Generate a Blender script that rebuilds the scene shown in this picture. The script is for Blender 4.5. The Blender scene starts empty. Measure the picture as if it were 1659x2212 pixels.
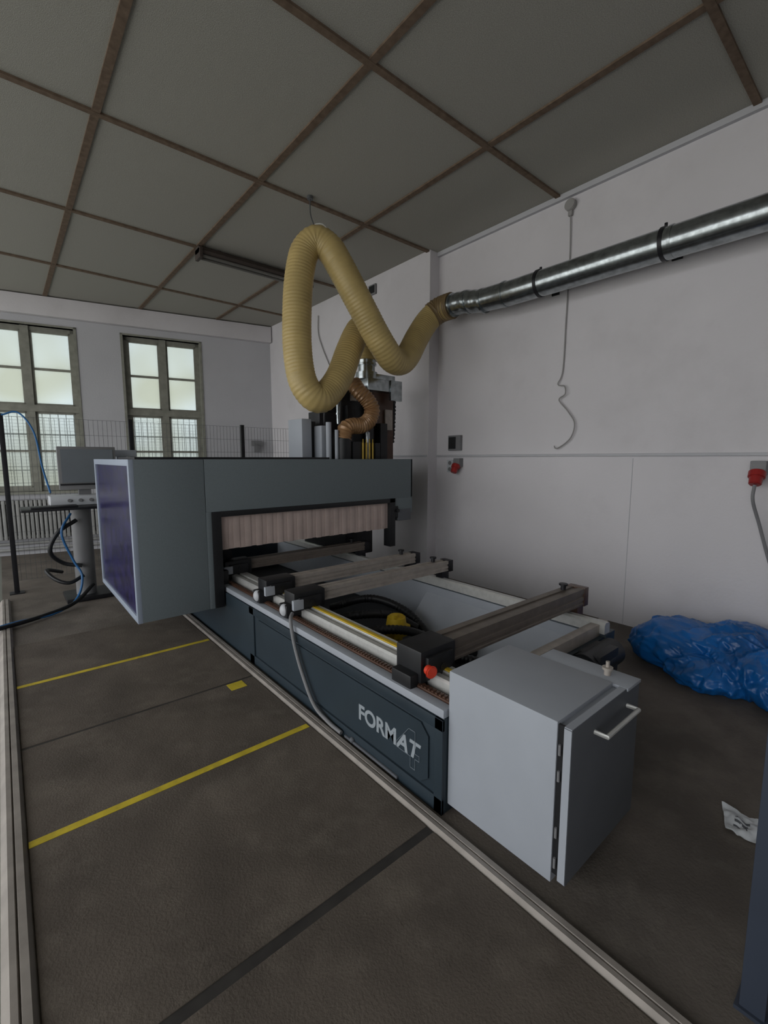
import bpy, bmesh, math, random
from mathutils import Vector, Matrix, noise, Quaternion
random.seed(4)
C = bpy.context.scene.collection
sc = bpy.context.scene
try:
    sc.view_settings.view_transform = 'Standard'
except Exception:
    pass

def lin(c):
    c = c/255.0
    return c/12.92 if c <= 0.04045 else ((c+0.055)/1.055)**2.4
def rgb(r, g, b): return (lin(r), lin(g), lin(b), 1)

def mat(name, col, rough=0.6, metal=0.0, nscale=8, namt=0.12, bump=0.0, bscale=60, col2=None, emit=0, coat=0, trans=0, alpha=1, spec=0.5, stretch=None, dirt=None):
    m = bpy.data.materials.new(name); m.use_nodes = True
    nt = m.node_tree; N = nt.nodes; L = nt.links
    b = N["Principled BSDF"]
    tc = N.new("ShaderNodeTexCoord")
    mp = N.new("ShaderNodeMapping")
    L.new(tc.outputs["Object"], mp.inputs[0])
    if stretch: mp.inputs["Scale"].default_value = stretch
    nz = N.new("ShaderNodeTexNoise"); nz.inputs["Scale"].default_value = nscale
    nz.inputs["Detail"].default_value = 6
    L.new(mp.outputs[0], nz.inputs["Vector"])
    rp = N.new("ShaderNodeValToRGB")
    c = rgb(*col)
    if col2: ca, cb = c, rgb(*col2)
    else:
        ca = tuple(max(0, x*(1-namt)) for x in c[:3])+(1,); cb = tuple(min(1, x*(1+namt)) for x in c[:3])+(1,)
    rp.color_ramp.elements[0].color = ca; rp.color_ramp.elements[0].position = 0.33
    rp.color_ramp.elements[1].color = cb; rp.color_ramp.elements[1].position = 0.67
    L.new(nz.outputs["Fac"], rp.inputs[0]); last = rp.outputs[0]
    if dirt:
        n3 = N.new("ShaderNodeTexNoise"); n3.inputs["Scale"].default_value = dirt[1]; n3.inputs["Detail"].default_value = 8; n3.inputs["Roughness"].default_value = 0.65
        L.new(mp.outputs[0], n3.inputs["Vector"])
        mr = N.new("ShaderNodeMapRange"); mr.inputs[1].default_value = dirt[2]; mr.inputs[2].default_value = dirt[3]; mr.inputs[4].default_value = dirt[4]
        L.new(n3.outputs["Fac"], mr.inputs[0])
        mx = N.new("ShaderNodeMix"); mx.data_type = 'RGBA'; L.new(mr.outputs[0], mx.inputs[0]); L.new(last, mx.inputs[6]); mx.inputs[7].default_value = rgb(*dirt[0])
        last = mx.outputs[2]
    L.new(last, b.inputs["Base Color"])
    b.inputs["Roughness"].default_value = rough; b.inputs["Metallic"].default_value = metal
    b.inputs["Specular IOR Level"].default_value = spec
    b.inputs["Coat Weight"].default_value = coat
    b.inputs["Transmission Weight"].default_value = trans
    b.inputs["Alpha"].default_value = alpha
    if bump:
        n2 = N.new("ShaderNodeTexNoise"); n2.inputs["Scale"].default_value = bscale; n2.inputs["Detail"].default_value = 4
        L.new(mp.outputs[0], n2.inputs["Vector"])
        bp = N.new("ShaderNodeBump"); bp.inputs["Strength"].default_value = bump; bp.inputs["Distance"].default_value = 0.01
        L.new(n2.outputs["Fac"], bp.inputs["Height"]); L.new(bp.outputs[0], b.inputs["Normal"])
    return m

# ------------- mesh helpers
class B:
    def __init__(s, M=None):
        s.bm = bmesh.new(); s.M = M
    def box(s, x0, x1, y0, y1, z0, z1, bev=0.0, mi=0, rot=None):
        t = bmesh.new(); bmesh.ops.create_cube(t, size=1)
        for v in t.verts: v.co = Vector((v.co.x*(x1-x0), v.co.y*(y1-y0), v.co.z*(z1-z0)))
        if bev: bmesh.ops.bevel(t, geom=t.edges[:]+t.verts[:], offset=bev, segments=2, affect='EDGES', profile=0.6)
        if rot: 
            for v in t.verts: v.co = rot @ v.co
        c = Vector(((x0+x1)/2, (y0+y1)/2, (z0+z1)/2))
        for v in t.verts: v.co += c
        s.merge(t, mi); return s
    def cyl(s, p0, p1, r0, r1=None, seg=24, mi=0, bev=0):
        if r1 is None: r1 = r0
        p0 = Vector(p0); p1 = Vector(p1); d = p1-p0
        t = bmesh.new(); bmesh.ops.create_cone(t, cap_ends=True, segments=seg, radius1=r0, radius2=r1, depth=d.length)
        if bev:
            es = [e for e in t.edges if abs(e.verts[0].co.z-e.verts[1].co.z) < 1e-6]
            bmesh.ops.bevel(t, geom=es, offset=bev, segments=2, affect='EDGES')
        q = Vector((0, 0, 1)).rotation_difference(d.normalized())
        for v in t.verts: v.co = q @ v.co + (p0+p1)/2
        s.merge(t, mi); return s
    def sph(s, c, r, sc_=(1, 1, 1), mi=0, seg=20):
        t = bmesh.new(); bmesh.ops.create_uvsphere(t, u_segments=seg, v_segments=seg//2, radius=r)
        for v in t.verts: v.co = Vector((v.co.x*sc_[0], v.co.y*sc_[1], v.co.z*sc_[2]))+Vector(c)
        s.merge(t, mi); return s
    def prism(s, pts, y0, y1, axis='y', mi=0):
        t = bmesh.new()
        def mk(p, w):
            if axis == 'y': return (p[0], w, p[1])
            if axis == 'x': return (w, p[0], p[1])
            return (p[0], p[1], w)
        a = [t.verts.new(mk(p, y0)) for p in pts]; b = [t.verts.new(mk(p, y1)) for p in pts]
        n = len(pts)
        t.faces.new(a); t.faces.new(b[::-1])
        for i in range(n): t.faces.new((a[i], b[i], b[(i+1) % n], a[(i+1) % n]))
        bmesh.ops.recalc_face_normals(t, faces=t.faces[:])
        s.merge(t, mi); return s
    def tube(s, pts, r, seg=12, step=0.02, rib=0, pitch=0.03, mi=0, smooth=True):
        P = path(pts, step) if smooth else [Vector(p) for p in pts]
        t = bmesh.new(); rings = []
        tan0 = (P[1]-P[0]).normalized()
        up = tan0.orthogonal().normalized(); L = 0
        prev = tan0
        for i, p in enumerate(P):
            if i: L += (P[i]-P[i-1]).length
            tg = (P[min(i+1, len(P)-1)]-P[max(i-1, 0)]).normalized()
            q = prev.rotation_difference(tg); up = (q @ up); up = (up-tg*up.dot(tg)).normalized(); prev = tg
            sd = tg.cross(up)
            rr = r+(rib*math.sin(2*math.pi*L/pitch) if rib else 0)
            rings.append([t.verts.new(p+(up*math.cos(2*math.pi*k/seg)+sd*math.sin(2*math.pi*k/seg))*rr) for k in range(seg)])
        for a, b in zip(rings, rings[1:]):
            for k in range(seg): t.faces.new((a[k], a[(k+1) % seg], b[(k+1) % seg], b[k]))
        t.faces.new(rings[0][::-1]); t.faces.new(rings[-1])
        bmesh.ops.recalc_face_normals(t, faces=t.faces[:])
        s.merge(t, mi); return s
    def merge(s, t, mi):
        for f in t.faces: f.material_index = mi
        me = bpy.data.meshes.new("tmp"); t.to_mesh(me); t.free(); s.bm.from_mesh(me); bpy.data.meshes.remove(me)
    def done(s, name, mats, parent=None, label=None, category=None, kind=None, group=None, smooth=True, angle=35):
        me = bpy.data.meshes.new(name)
        co = [v.co for v in s.bm.verts]
        mn = Vector((min(c.x for c in co), min(c.y for c in co), min(c.z for c in co)))
        mx = Vector((max(c.x for c in co), max(c.y for c in co), max(c.z for c in co)))
        o = Vector(((mn.x+mx.x)/2, (mn.y+mx.y)/2, mn.z))
        for v in s.bm.verts: v.co -= o
        s.bm.to_mesh(me); s.bm.free()
        if smooth:
            me.polygons.foreach_set("use_smooth", [True]*len(me.polygons))
            me.set_sharp_from_angle(angle=math.radians(angle))
        for m in (mats if isinstance(mats, (list, tuple)) else [mats]): me.materials.append(m)
        ob = bpy.data.objects.new(name, me); C.objects.link(ob)
        if s.M is not None:
            ob.location = s.M @ o; ob.rotation_euler = s.M.to_euler()
        else: ob.location = o
        tag(ob, label, category, kind, group)
        if parent: par(ob, parent)
        return ob
WORLD = {}
def par(ob, parent):
    w = WORLD.get(ob.name, Vector(ob.location)); WORLD[ob.name] = w.copy()
    pw = WORLD.get(parent.name, Vector(parent.location))
    ob.parent = parent; ob.location = w-pw
def tag(ob, label, category, kind, group):
    if label: ob["label"] = label
    if category: ob["category"] = category
    if kind: ob["kind"] = kind
    if group: ob["group"] = group
def thing(name, label, category, loc, group=None):
    e = bpy.data.objects.new(name, None); e.location = loc; e.empty_display_size = 0.2; C.objects.link(e)
    tag(e, label, category, None, group); return e
def path(pts, step):
    P = [Vector(p) for p in pts]
    P = [P[0]*2-P[1]]+P+[P[-1]*2-P[-2]]
    out = []
    for i in range(1, len(P)-2):
        p0, p1, p2, p3 = P[i-1:i+3]
        n = max(2, int((p2-p1).length/step))
        for k in range(n):
            t = k/n
            out.append(0.5*((2*p1)+(p2-p0)*t+(2*p0-5*p1+4*p2-p3)*t*t+(-p0+3*p1-3*p2+p3)*t**3))
    out.append(P[-2]); return out

# ------------- materials
M_wall = mat("plaster_white", (212, 209, 212), 0.85, nscale=1.3, namt=0.03, bump=0.15, bscale=40, spec=0.2, dirt=((168, 164, 165), 0.8, 0.5, 0.8, 0.35))
M_wall2 = mat("plaster_grey", (186, 186, 190), 0.85, nscale=1.5, namt=0.04, bump=0.2, bscale=40, spec=0.2)
M_ceil = mat("ceiling_board", (162, 160, 152), 0.95, nscale=170, namt=0.2, bump=0.3, bscale=200, spec=0.1)
M_strip = mat("ceiling_batten_wood", (110, 94, 80), 0.8, nscale=20, namt=0.2, spec=0.2)
M_matf = mat("mat_concrete_brown", (94, 86, 78), 0.8, nscale=2.5, namt=0.22, bump=0.3, bscale=120, spec=0.25, dirt=((130, 121, 110), 4, 0.5, 0.8, 0.55))
M_alu = mat("aluminium", (205, 205, 202), 0.4, 0.35, nscale=30, namt=0.06)
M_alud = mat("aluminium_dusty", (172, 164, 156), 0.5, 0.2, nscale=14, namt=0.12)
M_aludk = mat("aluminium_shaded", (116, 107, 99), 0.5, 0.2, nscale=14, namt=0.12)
M_edge = mat("mat_edge_metal", (152, 145, 138), 0.55, 0.3, nscale=9, namt=0.15)
M_grey = mat("machine_grey_paint", (112, 121, 125), 0.6, nscale=260, namt=0.08, bump=0.1, bscale=400, spec=0.3)
M_lgrey = mat("light_grey_paint", (162, 167, 175), 0.5, nscale=5, namt=0.03, spec=0.35)
M_mgrey = mat("mid_grey_and_door_shade", (96, 99, 104), 0.55, nscale=5, namt=0.04, spec=0.25)  # plain mid grey; on the cabinet door it carries painted shade
M_dark = mat("dark_slate_paint", (44, 55, 63), 0.42, nscale=5, namt=0.08, spec=0.4)
M_black = mat("black_plastic", (22, 23, 26), 0.5, nscale=20, namt=0.2)
M_blackm = mat("black_steel", (30, 30, 34), 0.45, 0.2, nscale=20, namt=0.2)
M_joint = mat("joint_rubber", (50, 47, 44), 0.8, nscale=12, namt=0.25)
M_purple = mat("purple_tinted_window", (44, 38, 92), 0.22, nscale=9, namt=0.35, col2=(22, 20, 46), spec=0.5)
M_white = mat("white_plastic", (190, 193, 198), 0.45, nscale=5, namt=0.03)
M_frame = mat("pale_frame_paint", (150, 160, 176), 0.45, nscale=5, namt=0.03)
M_curt = mat("dusty_strip_curtain", (190, 172, 165), 0.7, nscale=6, namt=0.1)
M_hose = mat("yellow_pu_hose", (184, 162, 108), 0.4, nscale=5, namt=0.1, spec=0.4)
M_hosed = mat("brown_hose_end", (120, 100, 68), 0.5, nscale=5, namt=0.1)
M_copper = mat("amber_hose", (158, 122, 86), 0.3, 0.1, nscale=9, namt=0.2)
M_galv = mat("galvanised_steel", (162, 168, 170), 0.24, 0.95, nscale=18, namt=0.22)
M_yellow = mat("yellow_paint", (205, 172, 38), 0.6, nscale=12, namt=0.12)
M_brass = mat("brass_yellow", (160, 132, 44), 0.4, 0.3, nscale=12, namt=0.12)
M_tape = mat("yellow_floor_tape", (204, 182, 48), 0.7, nscale=9, namt=0.2, dirt=((120, 106, 62), 14, 0.5, 0.75, 0.5))
M_red = mat("red_plastic", (150, 34, 32), 0.4, nscale=5, namt=0.05)
M_orange = mat("orange_red_button", (216, 66, 42), 0.4, nscale=5, namt=0.05)
M_blueb = mat("blue_plastic_film", (12, 98, 172), 0.34, nscale=4, namt=0.3, spec=0.6, bump=0.5, bscale=16)
M_bluec = mat("blue_cable", (34, 96, 150), 0.4, nscale=5, namt=0.05)
M_greyc = mat("grey_cable", (120, 120, 122), 0.5, nscale=5, namt=0.05)
M_wcable = mat("white_cable", (150, 148, 146), 0.6, nscale=5, namt=0.05)
M_wframe = mat("old_window_paint", (134, 134, 124), 0.7, nscale=9, namt=0.15)
M_brown = mat("brown_panel", (84, 60, 48), 0.35, nscale=4, namt=0.2)
M_fix = mat("dusty_lamp_housing", (66, 57, 52), 0.7, nscale=10, namt=0.2)
M_tubeg = mat("lamp_tube_glass", (110, 108, 104), 0.3, nscale=3, namt=0.05)
M_navy = mat("navy_post_paint", (52, 59, 72), 0.5, nscale=4, namt=0.08)
M_screen = mat("screen_glass", (116, 122, 128), 0.2, nscale=2, namt=0.06)
M_text = mat("pale_lettering", (150, 158, 164), 0.5, nscale=5, namt=0.05)
M_text2 = mat("faint_outline", (104, 114, 122), 0.5, nscale=5, namt=0.05)
M_wire = mat("fence_wire", (96, 98, 100), 0.5, 0.4, nscale=5, namt=0.05)
M_rad = mat("radiator_paint", (150, 150, 148), 0.6, nscale=6, namt=0.08)
M_paper = mat("white_paper", (210, 214, 218), 0.7, nscale=10, namt=0.05)
def pane_mat():
    m = bpy.data.materials.new("window_pane_glass"); m.use_nodes = True
    nt = m.node_tree; N = nt.nodes; L = nt.links
    for n in list(N):
        if n.type == 'BSDF_PRINCIPLED': N.remove(n)
    out = [n for n in N if n.type == 'OUTPUT_MATERIAL'][0]
    tr = N.new("ShaderNodeBsdfTransparent")
    gl = N.new("ShaderNodeBsdfTranslucent")
    tc = N.new("ShaderNodeTexCoord"); nz = N.new("ShaderNodeTexNoise"); nz.inputs["Scale"].default_value = 0.8; nz.inputs["Detail"].default_value = 1
    L.new(tc.outputs["Object"], nz.inputs["Vector"])
    rp = N.new("ShaderNodeValToRGB"); rp.color_ramp.elements[0].position = 0.35; rp.color_ramp.elements[0].color = (0.52, 0.54, 0.49, 1); rp.color_ramp.elements[1].position = 0.6; rp.color_ramp.elements[1].color = (0.6, 0.64, 0.64, 1)
    L.new(nz.outputs["Fac"], rp.inputs[0]); L.new(rp.outputs[0], gl.inputs[0]); L.new(rp.outputs[0], tr.inputs[0])
    mx = N.new("ShaderNodeMixShader"); mx.inputs[0].default_value = 0.35
    L.new(tr.outputs[0], mx.inputs[1]); L.new(gl.outputs[0], mx.inputs[2]); L.new(mx.outputs[0], out.inputs[0])
    return m
M_glass = pane_mat()

def floor_mat():
    m = mat("concrete_floor", (100, 93, 86), 0.75, nscale=2.0, namt=0.25, bump=0.3, bscale=90, spec=0.3, dirt=((134, 127, 118), 3.0, 0.48, 0.78, 0.6))
    nt = m.node_tree; N = nt.nodes; L = nt.links; b = N["Principled BSDF"]
    src = b.inputs["Base Color"].links[0].from_socket
    sp = N.new("ShaderNodeSeparateXYZ"); geo = N.new("ShaderNodeNewGeometry"); L.new(geo.outputs["Position"], sp.inputs[0])
    lt = N.new("ShaderNodeMath"); lt.operation = 'LESS_THAN'; lt.inputs[1].default_value = -0.1
    L.new(sp.outputs[0], lt.inputs[0])
    mx = N.new("ShaderNodeMix"); mx.data_type = 'RGBA'
    L.new(lt.outputs[0], mx.inputs[0]); L.new(src, mx.inputs[6]); mx.inputs[7].default_value = rgb(124, 126, 118)
    L.new(mx.outputs[2], b.inputs["Base Color"])
    return m
M_floor = floor_mat()

# ------------- room
ZC = 4.2
B().box(-4.5, 4.7, -2.5, 11, -0.15, 0).done("floor", M_floor, kind="structure", label="worn brown-grey concrete workshop floor", smooth=False)
B().box(-4.5, 4.7, -2.5, 11, ZC, ZC+0.15).done("ceiling", M_ceil, kind="structure", label="grey fibreboard panel ceiling", smooth=False)
B().box(4.5, 4.7, -2.5, 9.2, 0, ZC).done("wall_right", M_wall, kind="structure", label="white plastered wall", smooth=False)
B().box(-4.5, 4.7, -2.6, -2.45, 0, ZC).done("wall_front_blocker", M_wall2, kind="structure", label="unseen grey-white wall added behind the camera to block light", smooth=False)  # unseen wall, added to cut the light on front-facing sides
n_tr = [0]
def trim(x0, x1, y0, y1, z0, z1, m, label):
    n_tr[0] += 1
    return B().box(x0, x1, y0, y1, z0, z1).done("trim_%d" % n_tr[0], m, kind="structure", label=label, smooth=False)
trim(4.33, 4.5, 4.24, 9.2, 0, ZC, M_wall, "shallow plastered wall projection")
for x in (-3.15, -1.85, -0.55, 0.75, 2.07, 3.32):
    trim(x-0.028, x+0.028, -2.45, 10.3, ZC-0.015, ZC+0.01, M_strip, "brown batten between ceiling panels")
for y in (-0.7, 1.03, 2.6, 4.28, 6.03, 7.8):
    trim(-4.5, 4.5 if y < 4.24 else 4.33, y-0.025, y+0.025, ZC-0.018, ZC+0.01, M_strip, "brown batten between ceiling panels")
trim(4.46, 4.5, -2.45, 4.24, ZC-0.05, ZC, M_wall2, "thin plaster edge under the ceiling")
trim(4.496, 4.5, 1.75, 1.755, 0, 1.6, M_wall2, "fine vertical joint in the plaster")

ang = -math.atan(0.21); k = 1.0218
MB_ = Matrix.Translation((4.33, 8.7, 0)) @ Matrix.Rotation(ang, 4, 'Z')
def lx(X): return (X-4.33)*k
wins = [(lx(-0.22), lx(1.10)), (lx(1.80), lx(3.02))]
ZB, ZT = 1.05, 3.74
b = B(MB_)
x = lx(-4.4)
for (a, c) in wins:
    b.box(x, a, 0, 0.35, 0, ZC); b.box(a, c, 0, 0.35, 0, ZB); b.box(a, c, 0, 0.35, ZT, ZC); x = c
b.box(x, 0.5, 0, 0.35, 0, ZC)
b.done("wall_back", M_wall2, kind="structure", label="grey-white plastered wall with two tall windows", smooth=False)
n_tr[0] += 1
B(MB_).box(lx(-4.4), 0, -0.12, 0.0, 3.88, ZC-0.02, 0.01).done("trim_%d" % n_tr[0], M_wall, kind="structure", label="white plaster beam under the ceiling")

for i, (a, c) in enumerate(wins):
    b = B(MB_); mid = (a+c)/2; y0, y1 = 0.10, 0.17
    fw = 0.06
    b.box(a, a+fw, y0, y1, ZB, ZT); b.box(c-fw, c, y0, y1, ZB, ZT)
    b.box(a, c, y0, y1, ZB, ZB+fw); b.box(a, c, y0, y1, ZT-fw, ZT)
    b.box(mid-0.055, mid+0.055, y0-0.03, y1, ZB, ZT)
    b.box(a, c, y0-0.04, y1, 2.37, 2.48)
    for z in (3.07, 1.72): b.box(a, c, y0+0.01, y1-0.01, z-0.018, z+0.018)
    for s0, s1 in ((a+fw, mid-0.055), (mid+0.055, c-fw)):
        for z0, z1 in ((ZB+fw, 2.37), (2.48, ZT-fw)):
            b.box(s0, s0+0.03, y0+0.005, y1-0.005, z0, z1); b.box(s1-0.03, s1, y0+0.005, y1-0.005, z0, z1)
            b.box(s0, s1, y0+0.005, y1-0.005, z0, z0+0.03); b.box(s0, s1, y0+0.005, y1-0.005, z1-0.03, z1)
    b.box(a-0.03, c+0.03, -0.06, 0.1, ZB-0.04, ZB, mi=0)
    b.box(a-0.04, a, -0.012, 0.1, ZB, ZT+0.03); b.box(c, c+0.04, -0.012, 0.1, ZB, ZT+0.03); b.box(a-0.04, c+0.04, -0.012, 0.1, ZT, ZT+0.03)
    b.box(a+0.02, c-0.02, 0.13, 0.135, ZB+0.02, ZT-0.02, mi=1)
    for j in range(1, 12):
        xx = a+(c-a)*j/12; b.box(xx-0.006, xx+0.006, 0.27, 0.285, ZB, 2.4, mi=2)
    for z in (1.4, 2.0): b.box(a, c, 0.265, 0.29, z-0.01, z+0.01, mi=2)
    z = ZB+0.08
    while z < 2.34: b.box(a+0.03, c-0.03, 0.18, 0.20, z, z+0.004, mi=3); z += 0.055
    b.done("window_%d" % (i+1), [M_wframe, M_glass, M_wire, M_rad], kind="structure", label="old grey-painted casement window with barred lower panes", smooth=False)

# ------------- safety mats
for i, (y0, y1) in enumerate(((-0.6, 1.215), (1.255, 3.04), (3.06, 4.85))):
    B().box(-0.03, 1.30, y0, y1, 0, 0.012, 0.004).done("safety_mat", M_matf, label="brown-grey pressure safety mat on the floor beside the machine", category="floor mat", group="safety mats beside the machine", smooth=False)
for i, (y, h) in enumerate(((1.235, 0.02), (3.05, 0.01))):
    B().box(-0.03, 1.30, y-h, y+h, 0, 0.009).done("joint_strip", M_joint, label="dark rubber joint strip between the safety mats", category="rubber strip", smooth=False)
def profile(x0, x1, y0, y1, h, flip=False):
    b = B(); w = x1-x0
    pts = [(x0, 0), (x0+w*0.25, h), (x0+w*0.45, h), (x0+w*0.5, h*0.6), (x0+w*0.55, h), (x0+w*0.8, h), (x1, 0)]
    b.prism(pts, y0, y1, 'y')
    return b
profile(1.30, 1.385, -0.8, 5.2, 0.022).done("mat_edge_profile", M_edge, label="worn metal edge profile holding the mats along the machine base", category="metal profile", group="mat edge profiles", smooth=False)
profile(-0.12, -0.03, -0.8, 6.5, 0.03).done("mat_edge_profile", M_edge, label="worn metal edge profile along the outer mat side", category="metal profile", group="mat edge profiles", smooth=False)
for y in (2.24, 3.93):
    B().box(-0.03, 1.29, y-0.02, y+0.02, 0.012, 0.0135).done("floor_marking_tape", M_tape, label="worn yellow marking tape across the safety mat", category="floor tape", group="yellow floor tapes", smooth=False)
B().box(1.10, 1.21, 2.93, 3.03, 0.012, 0.0135).done("floor_marking_patch", M_tape, label="small square yellow marking patch on the mat", category="floor tape", smooth=False)

# ------------- CNC machine
cnc = thing("cnc_router", "large grey gantry CNC router with dark slate base", "CNC machine", (2.2, 3.5, 0))
b = B()
b.box(1.41, 1.60, 1.26, 6.0, 0.0, 0.46, 0.006)
b.box(2.98, 3.12, 1.26, 6.0, 0.0, 0.44, 0.006)
b.box(1.60, 2.98, 1.30, 6.0, 0.02, 0.07)
b.box(1.60, 2.98, 1.27, 1.36, 0.07, 0.42)
b.box(1.60, 2.98, 5.9, 6.0, 0.07, 0.42)
b.box(1.398, 1.412, 1.26, 3.3, 0.40, 0.455, 0.003); b.box(1.398, 1.412, 1.26, 3.3, 0.0, 0.075, 0.003)
b.box(1.398, 1.412, 1.26, 1.31, 0.0, 0.455, 0.003); b.box(1.398, 1.412, 3.22, 6.0, 0.0, 0.455, 0.003)
base = b.done("base_frame", M_dark, cnc)
b = B(); b.prism([(1.35, 0.335), (1.40, 0.385), (3.14, 0.385), (3.19, 0.335), (3.19, 0.13), (3.14, 0.09), (1.40, 0.09), (1.35, 0.13)], 1.401, 1.409, 'x')
side = b.done("side_panel", M_dark, cnc, label="inset slate side panel carrying pale lettering")
b = B(); b.box(2.965, 2.979, 1.36, 5.9, 0.08, 0.43)
b.prism([(2.70, 0.075), (2.965, 0.075), (2.965, 0.36)], 1.37, 2.9, 'y')
b.done("inner_panel", M_lgrey, cnc, label="light grey inner tray panel")
def text_mesh(body, size, off, origin, shear=0.0, sx=1.0):
    cu = bpy.data.curves.new("t", 'FONT'); cu.body = body; cu.size = size; cu.offset = off; cu.extrude = 0.0012; cu.shear = shear
    o = bpy.data.objects.new("t", cu); C.objects.link(o); bpy.context.view_layer.update()
    dg = bpy.context.evaluated_depsgraph_get(); me = bpy.data.meshes.new_from_object(o.evaluated_get(dg))
    w = o.dimensions.x
    bpy.data.objects.remove(o)
    bb = B(); bb.bm.from_mesh(me)
    for v in bb.bm.verts:
        c = v.co.copy(); v.co = Vector((origin[0]-c.z, origin[1]-c.x*sx, origin[2]+c.y))
    bpy.data.meshes.remove(me)
    return bb, w*sx
TY, TZ = 1.88, 0.185
bb, w = text_mesh("FORM", 0.118, 0.0035, (1.400, TY, TZ), 0, 1.0)
bb2, w2 = text_mesh("AT", 0.118, 0.0035, (1.400, TY-w-0.008, TZ), 0.25, 1.0)
me = bpy.data.meshes.new("q"); bb2.bm.to_mesh(me); bb.bm.from_mesh(me)
bb.done("lettering", M_text, side, smooth=False, label="pale bold lettering")
bb = B()
P = [(0.62, -0.45), (0.62, -0.1), (0.0, -0.1), (0.0, 0.08), (0.55, 0.75), (0.82, 0.75), (0.82, 0.07), (1.0, 0.07), (1.0, -0.1), (0.82, -0.1), (0.82, -0.45)]
pp = [(1.399, TY-w-0.01-p[0]*0.16, TZ+0.012+p[1]*0.16) for p in P]; pp.append(pp[0])
for p, q in zip(pp, pp[1:]): bb.tube([p, q], 0.0018, seg=6, smooth=False)
bb.done("outlined_numeral", M_text2, side, smooth=False, label="thin outlined figure four")
# ledges, rack, rails
b = B(); b.box(1.405, 1.462, 1.262, 6.0, 0.46, 0.50, 0.004); b.done("side_ledge", M_lgrey, cnc, label="pale grey ledge strip")
b = B(); b.box(1.466, 1.505, 1.262, 6.0, 0.46, 0.508, 0.003)
y = 1.27
while y < 4.2: b.box(1.472, 1.498, y, y+0.012, 0.508, 0.514); y += 0.024
b.done("gear_rack", M_brown, cnc, label="brown steel gear rack")
b = B(); b.prism([(1.535, 0.46), (1.535, 0.54), (1.545, 0.552), (1.575, 0.552), (1.580, 0.535), (1.600, 0.535), (1.605, 0.555), (1.67, 0.555), (1.68, 0.545), (1.68, 0.46)], 1.265, 6.0, 'y')
b.box(1.68, 1.71, 1.37, 6.0, 0.40, 0.47, 0.003)
b.done("guide_rail", M_alu, cnc, label="bright aluminium guide rail")
b = B(); b.box(1.612, 1.640, 1.36, 3.4, 0.554, 0.560, 0.001); b.done("measuring_strip", M_yellow, cnc, label="yellow measuring strip along the rail")
b = B(); b.prism([(2.97, 0.44), (2.97, 0.50), (2.985, 0.515), (3.03, 0.515), (3.045, 0.50), (3.045, 0.44)], 1.265, 6.0, 'y'); b.box(3.045, 3.09, 1.3, 6.0, 0.44, 0.47)
b.done("guide_rail", M_alu, cnc, label="bright aluminium guide rail")
def beam(y0, wid, z0, z1, x1, near, m):
    b = B(); c = y0+wid/2; h = z1-z0
    P = [(y0, z0), (y0+wid, z0), (y0+wid, z0+h*0.4), (y0+wid-0.01, z0+h*0.45), (y0+wid-0.01, z0+h*0.55), (y0+wid, z0+h*0.6), (y0+wid, z1), (c+0.02, z1), (c+0.02, z1-0.008), (c-0.02, z1-0.008), (c-0.02, z1), (y0, z1), (y0, z0+h*0.7), (y0+0.008, z0+h*0.66), (y0+0.008, z0+h*0.5), (y0, z0+h*0.46), (y0, z0+h*0.3), (y0+0.006, z0+h*0.26), (y0+0.006, z0+h*0.14), (y0, z0+h*0.1)]
    b.prism(P, 1.68, x1, 'x')
    ob = b.done("support_beam", m, cnc, label="dusty aluminium cross support beam", smooth=False)
    e = B(); e.box(1.47, 1.72, y0-0.03, y0+wid+0.02, z0-0.03, z1+0.012, 0.012)
    e.box(1.42, 1.56, y0-0.01, y0+wid+0.0, z0-0.07, z0+0.02, 0.01)
    e.box(1.50, 1.68, y0-0.05, y0-0.02, z0-0.01, z1-0.02, 0.008)
    e.cyl((1.60, y0-0.055, z0+0.03), (1.60, y0-0.045, z0+0.03), 0.018)
    e.done("end_block", M_black, ob, label="black cast clamping end block")
    e = B(); e.box(x1-0.12, x1-0.03, y0+0.01, y0+wid-0.01, z0-0.09, z0, 0.006); e.box(x1-0.05, x1+0.010, y0-0.004, y0+wid+0.004, z0-0.01, z1+0.004, 0.002)
    e.done("end_bracket", M_brown if near else M_blackm, ob)
    e = B(); e.cyl((x1-0.18, y0+wid*0.7, z1), (x1-0.18, y0+wid*0.7, z1+0.035), 0.018); e.cyl((x1-0.18, y0+wid*0.7, z1+0.033), (x1-0.18, y0+wid*0.7, z1+0.045), 0.03)
    e.done("stop_pin", M_blackm, ob)
    if near:
        r = B(); r.cyl((1.50, y0-0.045, z0+0.045), (1.492, y0-0.075, z0+0.047), 0.024, bev=0.004); r.cyl((1.491, y0-0.075, z0+0.047), (1.487, y0-0.088, z0+0.047), 0.031, bev=0.006)
        r.done("stop_button", M_orange, ob, label="round orange-red button")
    else:
        r = B(); r.sph((1.43, y0+wid/2-0.01, z0-0.02), 0.04, (0.8, 1, 1.1)); r.done("clamp_knob", M_white, ob, label="white rounded clamp knob")
        r = B(); r.box(1.45, 1.53, y0-0.056, y0-0.028, z0-0.01, z1-0.03, 0.006); r.done("cap", M_lgrey, ob, label="pale square end cap")
    return ob
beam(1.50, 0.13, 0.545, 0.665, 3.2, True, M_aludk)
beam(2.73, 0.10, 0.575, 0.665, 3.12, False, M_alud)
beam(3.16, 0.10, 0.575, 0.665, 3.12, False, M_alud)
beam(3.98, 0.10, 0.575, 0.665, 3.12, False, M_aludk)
b = B(); b.box(1.68, 3.1, 1.30, 1.36, 0.42, 0.50, 0.004); b.done("end_cross_member", M_alud, cnc)
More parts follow.
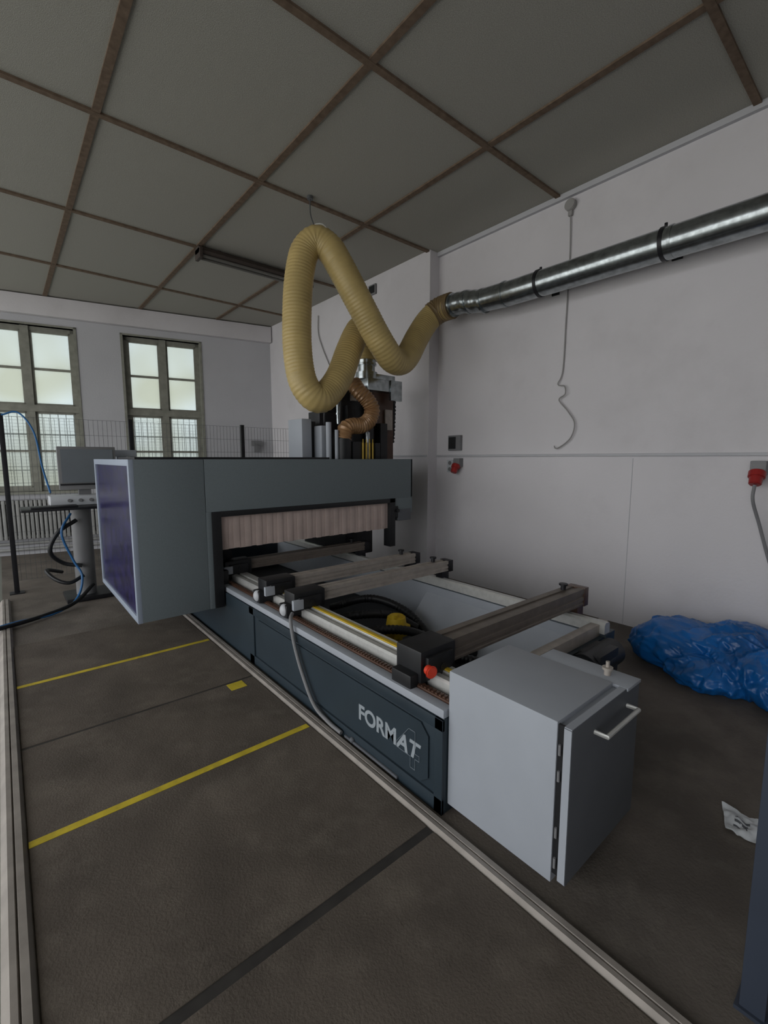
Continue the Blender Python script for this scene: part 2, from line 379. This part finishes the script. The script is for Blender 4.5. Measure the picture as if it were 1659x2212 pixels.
b = B(); b.cyl((2.55, 1.20, 0.36), (2.95, 1.20, 0.36), 0.085, bev=0.01); b.cyl((2.45, 1.20, 0.36), (2.55, 1.20, 0.36), 0.06); b.box(2.6, 2.85, 1.12, 1.26, 0.28, 0.44, 0.01)
b.done("drive_motor", M_black, cnc, label="black drive motor")
for pts in ([(1.75, 3.2, 0.2), (1.85, 2.95, 0.32), (2.1, 2.8, 0.36), (2.4, 2.75, 0.3), (2.55, 2.6, 0.2)],
            [(1.8, 2.9, 0.15), (2.0, 2.6, 0.3), (2.25, 2.45, 0.3), (2.5, 2.3, 0.2), (2.75, 2.3, 0.15)],
            [(1.75, 2.4, 0.12), (1.95, 2.3, 0.25), (2.15, 2.15, 0.28), (2.4, 1.95, 0.2), (2.55, 1.7, 0.15)],
            [(2.3, 3.5, 0.2), (2.45, 3.1, 0.35), (2.6, 2.8, 0.28), (2.62, 2.5, 0.12)]):
    B().tube(pts, 0.034, seg=12, step=0.015, rib=0.003, pitch=0.03).done("vacuum_hose", M_black, cnc, label="black ribbed vacuum hose")
b = B(); b.cyl((2.30, 2.58, 0.07), (2.30, 2.58, 0.30), 0.05); b.cyl((2.30, 2.58, 0.28), (2.30, 2.58, 0.37), 0.085, 0.07, bev=0.012); b.box(2.22, 2.40, 2.52, 2.64, 0.2, 0.29, 0.01); b.cyl((2.26, 2.56, 0.36), (2.26, 2.56, 0.39), 0.03)
b.done("vacuum_valve", M_yellow, cnc, label="yellow round vacuum valve")
b = B(); b.box(2.50, 2.72, 2.1, 2.3, 0.07, 0.2, 0.01); b.cyl((2.62, 2.2, 0.2), (2.62, 2.2, 0.3), 0.05); b.done("valve_block", M_blackm, cnc)
b = B(); b.box(1.72, 2.95, 1.37, 5.88, 0.071, 0.078); b.done("bed_tray", M_black, cnc, label="dark dusty tray inside the bed")
b = B(); b.tube([(1.43, 2.66, 0.56), (1.385, 2.6, 0.54), (1.375, 2.54, 0.4), (1.372, 2.44, 0.24), (1.37, 2.3, 0.09), (1.375, 2.15, 0.045), (1.38, 2.02, 0.035)], 0.012, seg=10)
b.done("air_line", M_greyc, cnc, label="grey pneumatic line hanging over the base")
b = B(); b.sph((1.392, 1.93, 0.032), 0.016); b.box(1.386, 1.398, 1.55, 2.0, 0.015, 0.03, 0.003); b.done("cable_fitting", M_mgrey, cnc)

# gantry hood
GX0, GX1, GY0, GY1, GZ0, GZ1 = 0.716, 3.60, 3.77, 5.35, 0.335, 1.592
b = B()
b.box(GX0+0.03, 1.262, GY0, GY0+0.04, GZ0, GZ1, 0.008)
b.box(1.264, GX1, GY0, GY0+0.04, 1.155, GZ1, 0.008)
b.box(1.262, 1.31, GY0, GY0+0.04, GZ0, 1.157, 0.004)
b.box(3.34, GX1, GY0+0.002, GY0+0.04, 0.98, 1.16, 0.004)
b.box(GX1-0.03, GX1, GY0, GY1, 0.98, GZ1, 0.008)
b.box(GX0+0.03, GX1, GY1-0.04, GY1, 1.155, GZ1, 0.008)
b.box(GX0+0.03, 1.31, GY1-0.04, GY1, GZ0, 1.16, 0.008)
b.box(GX0+0.03, GX1, GY0+0.02, GY0+0.18, GZ1-0.02, GZ1-0.001)
b.box(GX0+0.03, GX1, 4.85, GY1-0.02, GZ1-0.02, GZ1-0.001)
b.box(GX0+0.03, 1.31, GY0+0.02, GY1-0.02, GZ0, GZ0+0.02)
b.box(1.29, 1.31, GY0+0.02, GY1-0.02, GZ0, 1.2)
hood = b.done("gantry_hood", M_grey, cnc, label="textured grey sheet metal gantry hood")
b = B(); fw = 0.05
b.box(GX0, GX0+0.035, GY0, GY0+fw, GZ0, GZ1, 0.004); b.box(GX0, GX0+0.035, GY1-fw, GY1, GZ0, GZ1, 0.004)
b.box(GX0, GX0+0.035, GY0+fw, GY1-fw, GZ0, GZ0+fw, 0.004); b.box(GX0, GX0+0.035, GY0+fw, GY1-fw, GZ1-fw, GZ1, 0.004)
b.done("end_frame", M_frame, hood, label="pale end frame of the hood")
b = B(); b.box(GX0+0.012, GX0+0.024, GY0+fw, GY1-fw, GZ0+fw, GZ1-fw); b.done("inspection_window", M_purple, hood, label="dark purple tinted inspection window")
b = B(); b.box(0.8, 3.56, 4.66, 4.82, 1.15, 1.57, 0.005); b.box(0.8, 2.6, 3.96, 4.6, 1.572, 1.61, 0.002); b.box(3.0, 3.4, 4.25, 5.2, 0.46, 1.2, 0.02); b.box(1.30, 1.60, 4.1, 5.2, 0.47, 1.2, 0.02); b.box(1.3, 3.4, 4.6, 4.66, 1.0, 1.2)
b.done("gantry_beam", M_blackm, cnc, label="black gantry beam and legs")
b = B()
b.box(1.305, 1.385, GY0-0.008, GY0+0.12, GZ0, 1.155, 0.004)
b.box(1.385, 3.33, GY0-0.008, GY0+0.10, 1.11, 1.157, 0.004)
b.box(3.255, 3.335, GY0-0.008, GY0+0.10, 0.62, 1.157, 0.004)
b.box(1.385, 1.47, GY0+0.1, GY0+0.4, 0.46, 0.62, 0.01)
b.done("opening_frame", M_black, hood, label="black frame around the passage opening")
b = B(); x = 1.395; i = 0
while x < 3.23:
    b.box(x, x+0.056, GY0+0.03+0.004*(i % 2), GY0+0.034+0.004*(i % 2), 0.822+0.002*((i*7) % 3), 1.115, 0.001); x += 0.052; i += 1
b.done("strip_curtain", M_curt, hood, label="dusty beige plastic strip curtain")
b = B(); b.box(3.38, 3.57, GY0-0.01, GY0+0.1, 0.90, 1.03, 0.006); b.done("connection_box", M_mgrey, hood)
b = B(); b.box(3.33, 3.38, GY0-0.005, GY0+0.03, 0.94, 1.07, 0.005); b.cyl((3.36, GY0+0.02, 1.02), (3.36, GY0-0.03, 1.02), 0.02); b.done("limit_switch", M_black, hood)

# spindle head
b = B()
b.box(3.48, 3.86, 4.4, 4.65, 1.2, 2.42, 0.01)  # cover's brown colour paints in the reflection of the hose
hd = b.done("spindle_head", M_brown, cnc, label="spindle head with black motors and glossy cover coloured brown as hose reflection")
b = B(); b.box(3.36, 3.88, 4.28, 4.62, 2.40, 2.54, 0.01); b.box(3.50, 3.8, 4.30, 4.5, 2.54, 2.60, 0.006); b.box(3.70, 3.88, 4.26, 4.3, 2.30, 2.54, 0.004); b.done("top_plate", M_galv, hd, label="grey metal top plate")
b = B(); b.box(2.98, 3.50, 4.34, 4.62, 1.3, 2.36, 0.012); b.cyl((3.2, 4.45, 2.34), (3.2, 4.45, 2.46), 0.09, bev=0.015)
b.box(3.34, 3.44, 4.28, 4.36, 1.55, 2.3, 0.006); b.box(3.06, 3.14, 4.28, 4.36, 1.55, 2.2, 0.006)
b.done("spindle_motor", M_black, hd, label="black spindle motor housing")
b = B(); b.box(2.74, 2.99, 4.36, 4.6, 1.5, 2.12, 0.01); b.cyl((2.86, 4.45, 2.1), (2.86, 4.45, 2.3), 0.06, bev=0.01); b.box(2.9, 3.0, 4.4, 4.5, 2.1, 2.4, 0.01); b.done("spindle_motor", M_blackm, hd)
b = B(); b.box(3.55, 3.66, 4.28, 4.40, 1.55, 2.02, 0.006); b.box(3.40, 3.48, 4.2, 4.3, 1.55, 1.78, 0.006); b.done("valve_terminal", M_black, hd)
b = B(); b.cyl((2.92, 4.26, 1.98), (2.92, 4.26, 2.26), 0.022); b.cyl((2.92, 4.26, 2.26), (2.92, 4.26, 2.34), 0.010); b.cyl((2.92, 4.26, 2.08), (2.92, 4.26, 2.10), 0.03); b.done("lift_cylinder", M_galv, hd, label="chrome pneumatic lift cylinder")
b = B(); b.cyl((3.30, 4.22, 1.55), (3.30, 4.22, 1.9), 0.03); b.cyl((3.30, 4.22, 1.9), (3.30, 4.22, 1.96), 0.014); b.done("lift_cylinder", M_galv, hd, label="chrome pneumatic lift cylinder")
b = B(); b.box(3.70, 3.82, 4.37, 4.40, 1.95, 2.2, 0.004); b.box(3.14, 3.24, 4.31, 4.34, 2.26, 2.34, 0.003); b.done("metal_plate", M_alud, hd)
B().tube([(3.91, 4.5, 1.8), (3.93, 4.5, 2.1), (3.93, 4.5, 2.35), (3.90, 4.52, 2.46), (3.84, 4.56, 2.48)], 0.04, seg=8, rib=0.008, pitch=0.05).done("energy_chain", M_black, hd)
for pts in ([(2.75, 4.4, 2.0), (2.8, 4.35, 2.25), (2.95, 4.3, 2.38), (3.05, 4.32, 2.3)], [(2.80, 4.3, 1.7), (2.77, 4.3, 2.1), (2.88, 4.25, 2.33), (3.1, 4.3, 2.42)], [(2.92, 4.3, 1.6), (2.9, 4.2, 2.0), (2.96, 4.25, 2.3), (3.0, 4.35, 2.35)]):
    B().tube(pts, 0.013, seg=8).done("head_cable", M_black, hd)
b = B(); b.cyl((3.45, 4.42, 2.54), (3.45, 4.42, 2.62), 0.13); b.cyl((3.45, 4.42, 2.62), (3.45, 4.42, 2.72), 0.10); b.cyl((3.45, 4.42, 2.70), (3.45, 4.42, 2.725), 0.118); b.cyl((3.45, 4.42, 2.72), (3.45, 4.42, 2.80), 0.105, 0.12)
b.done("extraction_collar", M_galv, hd, label="galvanised suction collar")
b = B(); b.tube([(3.10, 4.22, 2.44), (3.12, 4.15, 2.35), (3.21, 4.1, 2.25), (3.26, 4.08, 2.14), (3.21, 4.08, 2.02), (3.10, 4.08, 1.96), (2.98, 4.08, 1.95), (2.89, 4.08, 1.91), (2.86, 4.08, 1.80)], 0.086, seg=18, step=0.008, rib=0.006, pitch=0.032)
b.done("small_suction_hose", M_copper, hd, label="amber spiral suction hose")
b = B(); b.cyl((2.86, 4.08, 1.5), (2.86, 4.08, 1.82), 0.09, bev=0.01); b.box(2.93, 3.08, 4.0, 4.16, 1.45, 1.78, 0.008); b.done("suction_hood", M_black, hd)
b = B(); b.box(2.66, 2.75, 4.2, 4.36, 1.5, 1.95, 0.01); b.cyl((2.70, 4.12, 1.5), (2.70, 4.12, 1.98), 0.03); b.cyl((2.76, 4.06, 1.5), (2.76, 4.06, 1.9), 0.02)
b.done("aggregate_unit", M_lgrey, hd, label="grey aggregate unit")
for xx in (3.06, 3.105, 3.15, 3.195): 
    b = B(); b.cyl((xx, 3.99, 1.55), (xx, 3.99, 1.77), 0.012, seg=12); b.cyl((xx, 3.99, 1.77), (xx, 3.99, 1.81), 0.006, seg=8)
    b.done("drill_cylinder", M_brass, hd, label="small yellow drill cylinder")
b = B(); b.box(2.48, 2.60, 4.3, 4.6, 1.45, 2.02, 0.01); b.done("side_cover", M_lgrey, hd, label="pale grey side cover")
b = B(); b.box(2.60, 2.68, 4.35, 4.55, 1.5, 2.0, 0.008); b.done("side_motor", M_black, hd)

# ------------- electrical cabinet
cab = thing("electrical_cabinet", "light grey steel control cabinet standing at the machine end", "cabinet", (1.7, 1.0, 0))
b = B(); b.box(1.43, 1.87, 0.75, 1.255, 0.05, 0.68, 0.005); b.box(1.87, 1.985, 0.75, 1.08, 0.08, 0.66, 0.004); b.box(1.55, 1.9, 0.85, 1.1, 0.0, 0.06)
b.box(1.87, 2.0, 0.69, 1.09, 0.662, 0.675, 0.002); b.box(1.45, 1.97, 0.728, 0.75, 0.09, 0.66)
b.done("body", M_lgrey, cab)
b = B(); b.box(1.43, 2.0, 0.695, 0.726, 0.075, 0.672, 0.004); door = b.done("door", [M_mgrey], cab, label="mid grey cabinet door")  # front darker than the edges: shade put into the door colour
b = B(); b.box(1.428, 1.432, 0.697, 0.724, 0.08, 0.668); b.box(1.43, 1.99, 0.697, 0.724, 0.671, 0.674); b.done("door_edge", M_lgrey, door, label="door edge coloured lighter as the lit side")  # lighter colour stands for light on the door's side and top
b = B(); b.box(1.436, 1.446, 0.726, 0.75, 0.09, 0.67); b.done("door_gap_shade", M_black, cab, label="black strip coloured in as door gap shade")  # dark strip paints the shade in the gap behind the door
for z in (0.14, 0.26, 0.48, 0.58): B().cyl((1.43, 0.738, z-0.02), (1.43, 0.738, z+0.02), 0.005, seg=10).done("hinge", M_greyc, cab)
b = B(); b.tube([(1.60, 0.695, 0.60), (1.60, 0.65, 0.60), (1.88, 0.65, 0.60), (1.88, 0.695, 0.60)], 0.009, seg=10, smooth=False); b.done("handle", M_alu, door, label="steel bar handle")
b = B(); b.cyl((1.93, 0.80, 0.675), (1.93, 0.80, 0.70), 0.014); b.cyl((1.93, 0.80, 0.70), (1.93, 0.80, 0.71), 0.022); b.cyl((1.93, 0.80, 0.71), (1.93, 0.80, 0.735), 0.008); b.done("lifting_eye", M_alud, cab)

# ------------- extraction hose
hz = thing("extraction_hose", "large yellow ribbed extraction hose looped from the ceiling", "hose", (2.6, 4.1, 3.0))
pts = [(4.2, 3.78, 3.38), (4.17, 3.94, 3.36), (4.07, 4.02, 3.24), (3.89, 4.0, 3.03), (3.66, 3.92, 2.77), (3.50, 3.87, 2.665), (3.33, 3.82, 2.665), (3.2, 3.80, 2.76), (3.08, 3.82, 2.92), (2.89, 3.87, 3.23), (2.72, 3.96, 3.56), (2.66, 4.02, 3.68), (2.57, 4.09, 3.74), (2.48, 4.15, 3.65), (2.42, 4.15, 3.48), (2.36, 4.12, 3.18), (2.32, 4.08, 2.73), (2.33, 4.03, 2.40), (2.39, 3.98, 2.24), (2.49, 3.96, 2.19), (2.62, 3.98, 2.27), (2.78, 4.02, 2.45), (2.97, 4.12, 2.74), (3.14, 4.22, 2.96), (3.28, 4.32, 3.07), (3.40, 4.38, 3.04), (3.45, 4.42, 2.92), (3.45, 4.42, 2.76)]
B().tube(pts, 0.141, seg=28, step=0.009, rib=0.0025, pitch=0.034).done("hose_body", M_hose, hz, angle=80)
B().tube([(4.2, 3.74, 3.38), (4.195, 3.84, 3.38), (4.17, 3.94, 3.36), (4.12, 3.99, 3.31)], 0.146, seg=28, step=0.009, rib=0.004, pitch=0.036).done("hose_cuff", M_hosed, hz, label="brownish darker hose cuff")
b = B(); b.tube([(2.57+0.153*math.cos(t)*0.3, 4.09+0.153*math.cos(t)*-0.95, 3.74+0.158*math.sin(t)) for t in [i*math.pi/12 for i in range(25)]], 0.008, seg=8, smooth=False)
b.done("hanging_ring", M_alu, hz, label="steel hanging ring")
b = B(); b.tube([(2.57, 4.12, 3.88), (2.56, 4.18, 4.02), (2.57, 4.2, 4.19)], 0.006, seg=8); b.cyl((2.57, 4.2, 4.17), (2.57, 4.2, 4.2), 0.03); b.done("hanging_wire", M_wire, hz)

# ------------- duct
du = thing("extraction_duct", "galvanised round extraction duct along the white wall", "duct", (4.2, 1.5, 3.3))
R = 0.122
b = B(); b.cyl((4.2, -2.3, 3.27), (4.2, 3.0, 3.31), R, seg=40); b.done("pipe", M_galv, du)
b = B(); b.cyl((4.2, 2.98, 3.31), (4.2, 3.28, 3.325), R*1.03, R*0.98, seg=40); b.tube([(4.2, 3.26, 3.325), (4.2, 3.4, 3.34), (4.2, 3.52, 3.37), (4.2, 3.64, 3.38), (4.2, 3.76, 3.38)], 0.120, seg=32, step=0.02, rib=0.003, pitch=0.12)
b.done("elbow", M_galv, du)
for y, r in ((3.0, 0.131), (3.28, 0.129), (3.5, 0.127), (3.72, 0.133), (1.44, 0.126), (0.5, 0.126), (-0.6, 0.126)):
    z = 3.29+y*0.0075; z = 3.38 if y > 3.6 else (3.36 if y > 3.4 else z)
    B().cyl((4.2, y-0.012, z), (4.2, y+0.012, z), r, seg=40).done("coupling_band", M_galv, du)
for y in (2.60, 1.50):
    b = B(); b.cyl((4.2, y-0.014, 3.29+y*.0075), (4.2, y+0.014, 3.29+y*.0075), 0.130, seg=40); b.cyl((4.2, y, 3.42), (4.2, y, 3.46), 0.012); b.cyl((4.3, y, 3.31), (4.495, y, 3.31), 0.01); b.box(4.485, 4.499, y-0.04, y+0.04, 3.26, 3.36)
    b.done("pipe_clamp", M_blackm, du)

# ------------- lamp fixture
lf = thing("fluorescent_lamp", "dusty unlit twin fluorescent lamp fixed under the ceiling", "ceiling lamp", (2.85, 6.0, 4.1))
b = B(); b.prism([(5.92, 4.13), (5.95, 4.18), (6.05, 4.18), (6.08, 4.13), (6.06, 4.10), (5.94, 4.10)], 2.05, 3.65, 'x'); b.box(2.05, 2.09, 5.91, 6.09, 4.04, 4.16, 0.005); b.box(3.61, 3.65, 5.91, 6.09, 4.04, 4.16, 0.005); b.box(2.3, 2.34, 5.98, 6.02, 4.17, 4.2); b.box(3.3, 3.34, 5.98, 6.02, 4.17, 4.2)
b.done("lamp_housing", M_fix, lf)
for y in (5.955, 6.045):
    B().cyl((2.09, y, 4.075), (3.61, y, 4.075), 0.018, seg=16).done("lamp_tube", M_tubeg, lf)

# ------------- right wall fittings
B().box(4.475, 4.5, -2.4, 4.235, 1.62, 1.645, 0.003).done("cable_conduit", M_wall2, label="thin white cable conduit running along the wall", category="cable conduit")
B().box(4.31, 4.33, 4.26, 6.5, 1.62, 1.645, 0.003).done("cable_conduit", M_wall2, label="thin white cable conduit past the wall step", category="cable conduit")
sb = thing("control_box", "grey wall control box with dark display", "control box", (4.49, 3.9, 1.72))
b = B(); b.box(4.45, 4.5, 3.80, 4.0, 1.70, 1.89, 0.006); b.done("housing", M_greyc, sb)
b = B(); b.box(4.443, 4.452, 3.87, 3.985, 1.72, 1.87, 0.003); b.done("display", M_black, sb)
ps = thing("wall_socket", "white double wall socket under the conduit", "socket", (4.49, 3.98, 1.45))
b = B(); b.box(4.47, 4.5, 3.93, 4.03, 1.42, 1.58, 0.006); b.done("plate", M_white, ps)
for z in (1.46, 1.54): B().cyl((4.465, 3.98, z), (4.475, 3.98, z), 0.026).done("socket_insert", M_greyc, ps)
def cee(y, z):
    s = thing("industrial_socket", "grey industrial socket box with red plug on the wall", "socket", (4.49, y, z))
    b = B(); b.box(4.42, 4.5, y-0.05, y+0.05, z, z+0.11, 0.008); b.cyl((4.44, y, z+0.02), (4.40, y, z-0.03), 0.042); b.done("housing", M_greyc, s)
    b = B(); b.cyl((4.41, y, z+0.01), (4.37, y, z-0.07), 0.045, 0.04, bev=0.006); b.cyl((4.425, y, z+0.03), (4.40, y, z-0.02), 0.055, bev=0.006); b.done("plug", M_red, s)
    return s
cee(3.83, 1.49)
s2 = cee(0.82, 1.47)
b = B(); b.tube([(4.37, 0.82, 1.40), (4.36, 0.82, 1.28), (4.42, 0.78, 1.1), (4.46, 0.70, 0.8), (4.47, 0.6, 0.5), (4.47, 0.4, 0.3)], 0.012, seg=10); b.done("power_cable", M_greyc, s2, label="grey cable hanging from the plug")
jb = thing("junction_box", "white round junction box with loose cable hanging down", "junction box", (4.48, 2.47, 4.0))
b = B(); b.cyl((4.498, 2.47, 4.07), (4.45, 2.47, 4.07), 0.055, bev=0.006); b.box(4.465, 4.498, 2.45, 2.49, 3.97, 4.05, 0.004); b.done("box_cover", M_wcable, jb)
b = B(); b.tube([(4.48, 2.47, 4.02), (4.485, 2.46, 3.6), (4.485, 2.47, 3.0), (4.485, 2.48, 2.5), (4.47, 2.52, 2.36), (4.46, 2.44, 2.33), (4.46, 2.43, 2.25), (4.47, 2.50, 2.2), (4.47, 2.40, 2.08), (4.47, 2.32, 1.95), (4.47, 2.36, 1.8), (4.47, 2.50, 1.70), (4.47, 2.53, 1.73)], 0.006, seg=8); b.done("loose_cable", M_wcable, jb)
b = B(); b.tube([(4.31, 6.85, 4.0), (4.31, 6.85, 3.7), (4.31, 6.7, 3.4), (4.31, 6.5, 3.1), (4.31, 6.3, 2.8), (4.31, 6.1, 2.6)], 0.008, seg=8); b.done("hanging_cable", M_wcable, label="thin white cable hanging down the far wall", category="cable")
b = B(); b.box(4.30, 4.33, 5.30, 5.46, 3.95, 4.09, 0.004); vb = b.done("wall_vent", M_greyc, label="small dark vent grille high on the wall", category="vent")
b = B(); b.box(4.295, 4.302, 5.32, 5.44, 3.97, 4.07); b.done("grille", M_black, vb)

# ------------- back side
FY = 6.85
fposts = [0.04, 1.36, 2.9, 4.22]
for x in fposts:
    b = B(); b.box(x-0.025, x+0.025, FY-0.025, FY+0.025, 0, 2.1, 0.003); b.box(x-0.07, x+0.07, FY-0.07, FY+0.07, 0, 0.01); b.box(x-0.026, x+0.026, FY-0.026, FY+0.026, 2.1, 2.11)
    b.done("fence_post", M_blackm, label="black square steel fence post bolted to the floor", category="fence post", group="black fence posts")
for a, c in zip(fposts, fposts[1:]):
    b = B(); x = a+0.05
    while x < c-0.04: b.box(x-0.0016, x+0.0016, FY-0.0016, FY+0.0016, 0.15, 2.08); x += 0.05
    z = 0.15
    while z < 2.1: b.box(a+0.03, c-0.03, FY-0.004, FY-0.0016, z-0.0016, z+0.0016); z += 0.193
    b.done("wire_fence", M_wire, label="grey welded wire mesh safety fence between black posts", category="fence", group="wire fence sections", smooth=False)
b = B(); b.box(1.535, 1.595, 0.15, 0.21, 0.0, 2.1, 0.004); b.box(1.525, 1.61, 0.14, 0.22, 0, 0.012); b.done("fence_post", M_navy, label="dark navy steel fence post at the machine end", category="fence post")

co = thing("operator_console", "grey pedestal operator console with monitor and keyboard tray", "control console", (0.7, 6.1, 0))
b = B(); b.cyl((0.66, 6.15, 0.02), (0.66, 6.15, 1.05), 0.10, seg=32); b.cyl((0.66, 6.15, 1.04), (0.66, 6.15, 1.08), 0.12); b.done("column", M_greyc, co)
b = B(); b.box(0.45, 1.05, 5.95, 6.4, 0.0, 0.05, 0.01); b.done("foot", M_blackm, co)
b = B(); b.box(0.12, 0.92, 5.72, 6.15, 1.06, 1.085, 0.005); b.box(0.2, 0.6, 5.75, 5.93, 1.085, 1.105, 0.004); b.done("keyboard_tray", M_blackm, co, label="dark tray with keyboard")
b = B(); b.box(0.38, 1.05, 6.0, 6.3, 1.085, 1.19, 0.01); cp = b.done("control_panel", M_white, co, label="white control panel")
for xx in (0.55, 0.65, 0.75): B().cyl((xx, 5.985, 1.14), (xx, 6.0, 1.14), 0.018).done("knob", M_greyc, cp)
b = B(); b.box(0.48, 1.04, 6.12, 6.17, 1.25, 1.73, 0.008); b.box(0.66, 0.78, 6.17, 6.22, 1.15, 1.4); mo = b.done("monitor", M_greyc, co, label="grey framed monitor")
b = B(); b.box(0.51, 1.01, 6.112, 6.122, 1.33, 1.70); b.done("screen", M_screen, mo)
b = B(); b.box(0.49, 1.03, 6.11, 6.123, 1.30, 1.318); b.done("lower_bezel", M_black, mo)
b = B(); b.box(1.02, 1.30, 6.3, 6.6, 1.62, 1.70, 0.006); b.box(1.1, 1.2, 6.4, 6.5, 0, 1.62); b.done("equipment_stand", M_lgrey, label="pale grey equipment box on a thin stand", category="equipment stand")
B().tube([(0.55, 6.0, 1.0), (0.45, 5.95, 0.8), (0.53, 5.95, 0.5), (0.60, 5.9, 0.3), (0.52, 5.8, 0.08), (0.3, 5.6, 0.02), (0.0, 5.45, 0.045), (-0.3, 5.4, 0.015)], 0.012, seg=8).done("blue_cable", M_bluec, label="blue air line trailing from console to the floor", category="cable")
B().tube([(0.05, 6.80, 2.09), (0.2, 6.75, 2.12), (0.32, 6.6, 1.9), (0.36, 6.4, 1.5), (0.40, 6.2, 1.22)], 0.01, seg=8).done("blue_cable", M_bluec, label="blue air line hanging between fence post and console", category="cable")
for pts, r in (([(0.6, 6.02, 0.92), (0.42, 5.98, 0.8), (0.34, 6.0, 0.6), (0.45, 6.05, 0.45), (0.62, 6.02, 0.40)], 0.022),
            ([(0.62, 5.95, 0.3), (0.48, 5.9, 0.25), (0.36, 5.95, 0.3), (0.30, 6.1, 0.38), (0.45, 6.3, 0.3)], 0.02),
            ([(0.7, 5.9, 0.2), (0.5, 5.75, 0.06), (0.2, 5.55, 0.03), (-0.2, 5.3, 0.045), (-0.6, 5.2, 0.025)], 0.02)):
    B().tube(pts, r, seg=10).done("console_cable", M_black, co, label="drooping black cable")

b = B(MB_)
x = lx(-0.3)
while x < lx(1.6):
    b.box(x, x+0.045, -0.17, -0.06, 0.28, 0.92, 0.012); x += 0.06
b.box(lx(-0.3), lx(1.6), -0.14, -0.09, 0.30, 0.34); b.box(lx(-0.3), lx(1.6), -0.14, -0.09, 0.86, 0.90)
b.box(lx(0), lx(0)+0.03, -0.13, -0.001, 0.5, 0.53); b.box(lx(1.3), lx(1.3)+0.03, -0.13, -0.001, 0.5, 0.53)
b.done("radiator", M_rad, label="old ribbed cast iron radiator below the window", category="radiator")
for z in (0.1, 0.2):
    b = B(MB_); b.cyl((lx(-3), -0.06, z), (lx(4.0), -0.06, z), 0.025)
    for X in (-1, 1.7, 3.8): b.box(lx(X), lx(X)+0.02, -0.06, -0.001, z-0.015, z+0.015)
    b.done("heating_pipe", M_rad, label="heating pipe running along the wall foot", category="pipe", group="heating pipes")
b = B(MB_); b.box(lx(3.9), lx(4.1), -0.08, -0.001, 1.85, 1.95, 0.006); b.box(lx(3.95), lx(4.05), -0.1, -0.001, 1.72, 1.86, 0.006); b.done("wall_socket", M_greyc, label="grey surface-mounted socket group on the back wall", category="socket")

# ------------- blue bag
def bag():
    t = bmesh.new()
    lobes = [((4.02, 1.12, 0.13), (0.34, 0.34, 0.20)), ((4.08, 0.74, 0.13), (0.38, 0.42, 0.23)), ((3.93, 0.48, 0.11), (0.36, 0.36, 0.21)), ((4.10, 0.12, 0.12), (0.36, 0.4, 0.21)), ((3.82, 0.85, 0.07), (0.28, 0.32, 0.14))]
    bmesh.ops.create_icosphere(t, subdivisions=7, radius=1)
    cen = Vector((3.99, 0.65, 0.05))
    for v in t.verts:
        d = v.co.normalized(); best = 0
        for c, r in lobes:
            oc = Vector([(cen[i]-c[i])/r[i] for i in range(3)]); dd = Vector([d[i]/r[i] for i in range(3)])
            A = dd.dot(dd); Bq = 2*oc.dot(dd); Cq = oc.dot(oc)-1; D = Bq*Bq-4*A*Cq
            if D > 0:
                s = (-Bq+math.sqrt(D))/(2*A)
                if s > best: best = s
        p = cen+d*best
        w_ = noise.noise_vector(p*3)*0.12
        n = noise.noise(p*4)*0.04-abs(noise.noise((p+w_)*6))*0.08-abs(noise.noise((p+w_)*14+Vector((3, 1, 7))))*0.045-abs(noise.noise((p+w_)*30))*0.012
        p = p+d*(n+0.035); p.z = max(p.z, 0.004+0.004*abs(noise.noise(p*9))); p.x = min(p.x, 4.47)
        v.co = p
    b = B(); b.merge(t, 0); return b.done("plastic_bag", M_blueb, label="crumpled blue plastic sacks lying against the wall", category="plastic bag", angle=180)
bag()
b = B(); t = bmesh.new(); n = 24
vs = [[None]*(n+1) for _ in range(n+1)]
for i in range(n+1):
    for j in range(n+1):
        u, w_ = i/n-0.5, j/n-0.5
        r = 1+0.2*noise.noise(Vector((math.atan2(w_, u), 0, 3)))
        x = 2.36+u*0.16*r; y = 0.375+w_*0.13*r+0.05*u
        vs[i][j] = t.verts.new((x, y, 0.004+0.03*abs(noise.noise(Vector((x*14, y*14, 1))))+0.008*abs(noise.noise(Vector((x*40, y*40, 1))))))
for i in range(n):
    for j in range(n):
        t.faces.new((vs[i][j], vs[i+1][j], vs[i+1][j+1], vs[i][j+1]))
b.merge(t, 0)
for f in b.bm.faces:
    c = f.calc_center_median(); 
    if (2.325 < c.x < 2.335 or 2.35 < c.x < 2.36 or 2.375 < c.x < 2.385) and 0.35 < c.y < 0.40: f.material_index = 1
b.done("crumpled_paper", [M_paper, M_mgrey], label="crumpled white printed wrapper lying on the concrete floor", category="litter")

# ------------- world
w = bpy.data.worlds.new("World"); sc.world = w; w.use_nodes = True
nt = w.node_tree; N = nt.nodes; L = nt.links; bg = N["Background"]
tc = N.new("ShaderNodeTexCoord"); sp = N.new("ShaderNodeSeparateXYZ"); L.new(tc.outputs["Generated"], sp.inputs[0])
rp = N.new("ShaderNodeValToRGB"); L.new(sp.outputs[2], rp.inputs[0])
rp.color_ramp.elements[0].position = 0.0; rp.color_ramp.elements[0].color = (0.64, 0.64, 0.62, 1)
rp.color_ramp.elements[1].position = 0.06; rp.color_ramp.elements[1].color = (0.96, 0.98, 1.0, 1)
L.new(rp.outputs[0], bg.inputs[0]); bg.inputs[1].default_value = 2.7

# ------------- camera
cam = bpy.data.cameras.new("camera"); co_ = bpy.data.objects.new("camera", cam); C.objects.link(co_)
cam.sensor_fit = 'VERTICAL'; cam.sensor_height = 36; cam.lens = 979/2212*36; cam.clip_start = 0.02
co_.location = (0, 0, 1.6); co_.rotation_euler = (math.radians(90-6.76), 0, math.radians(-40.1))
sc.camera = co_
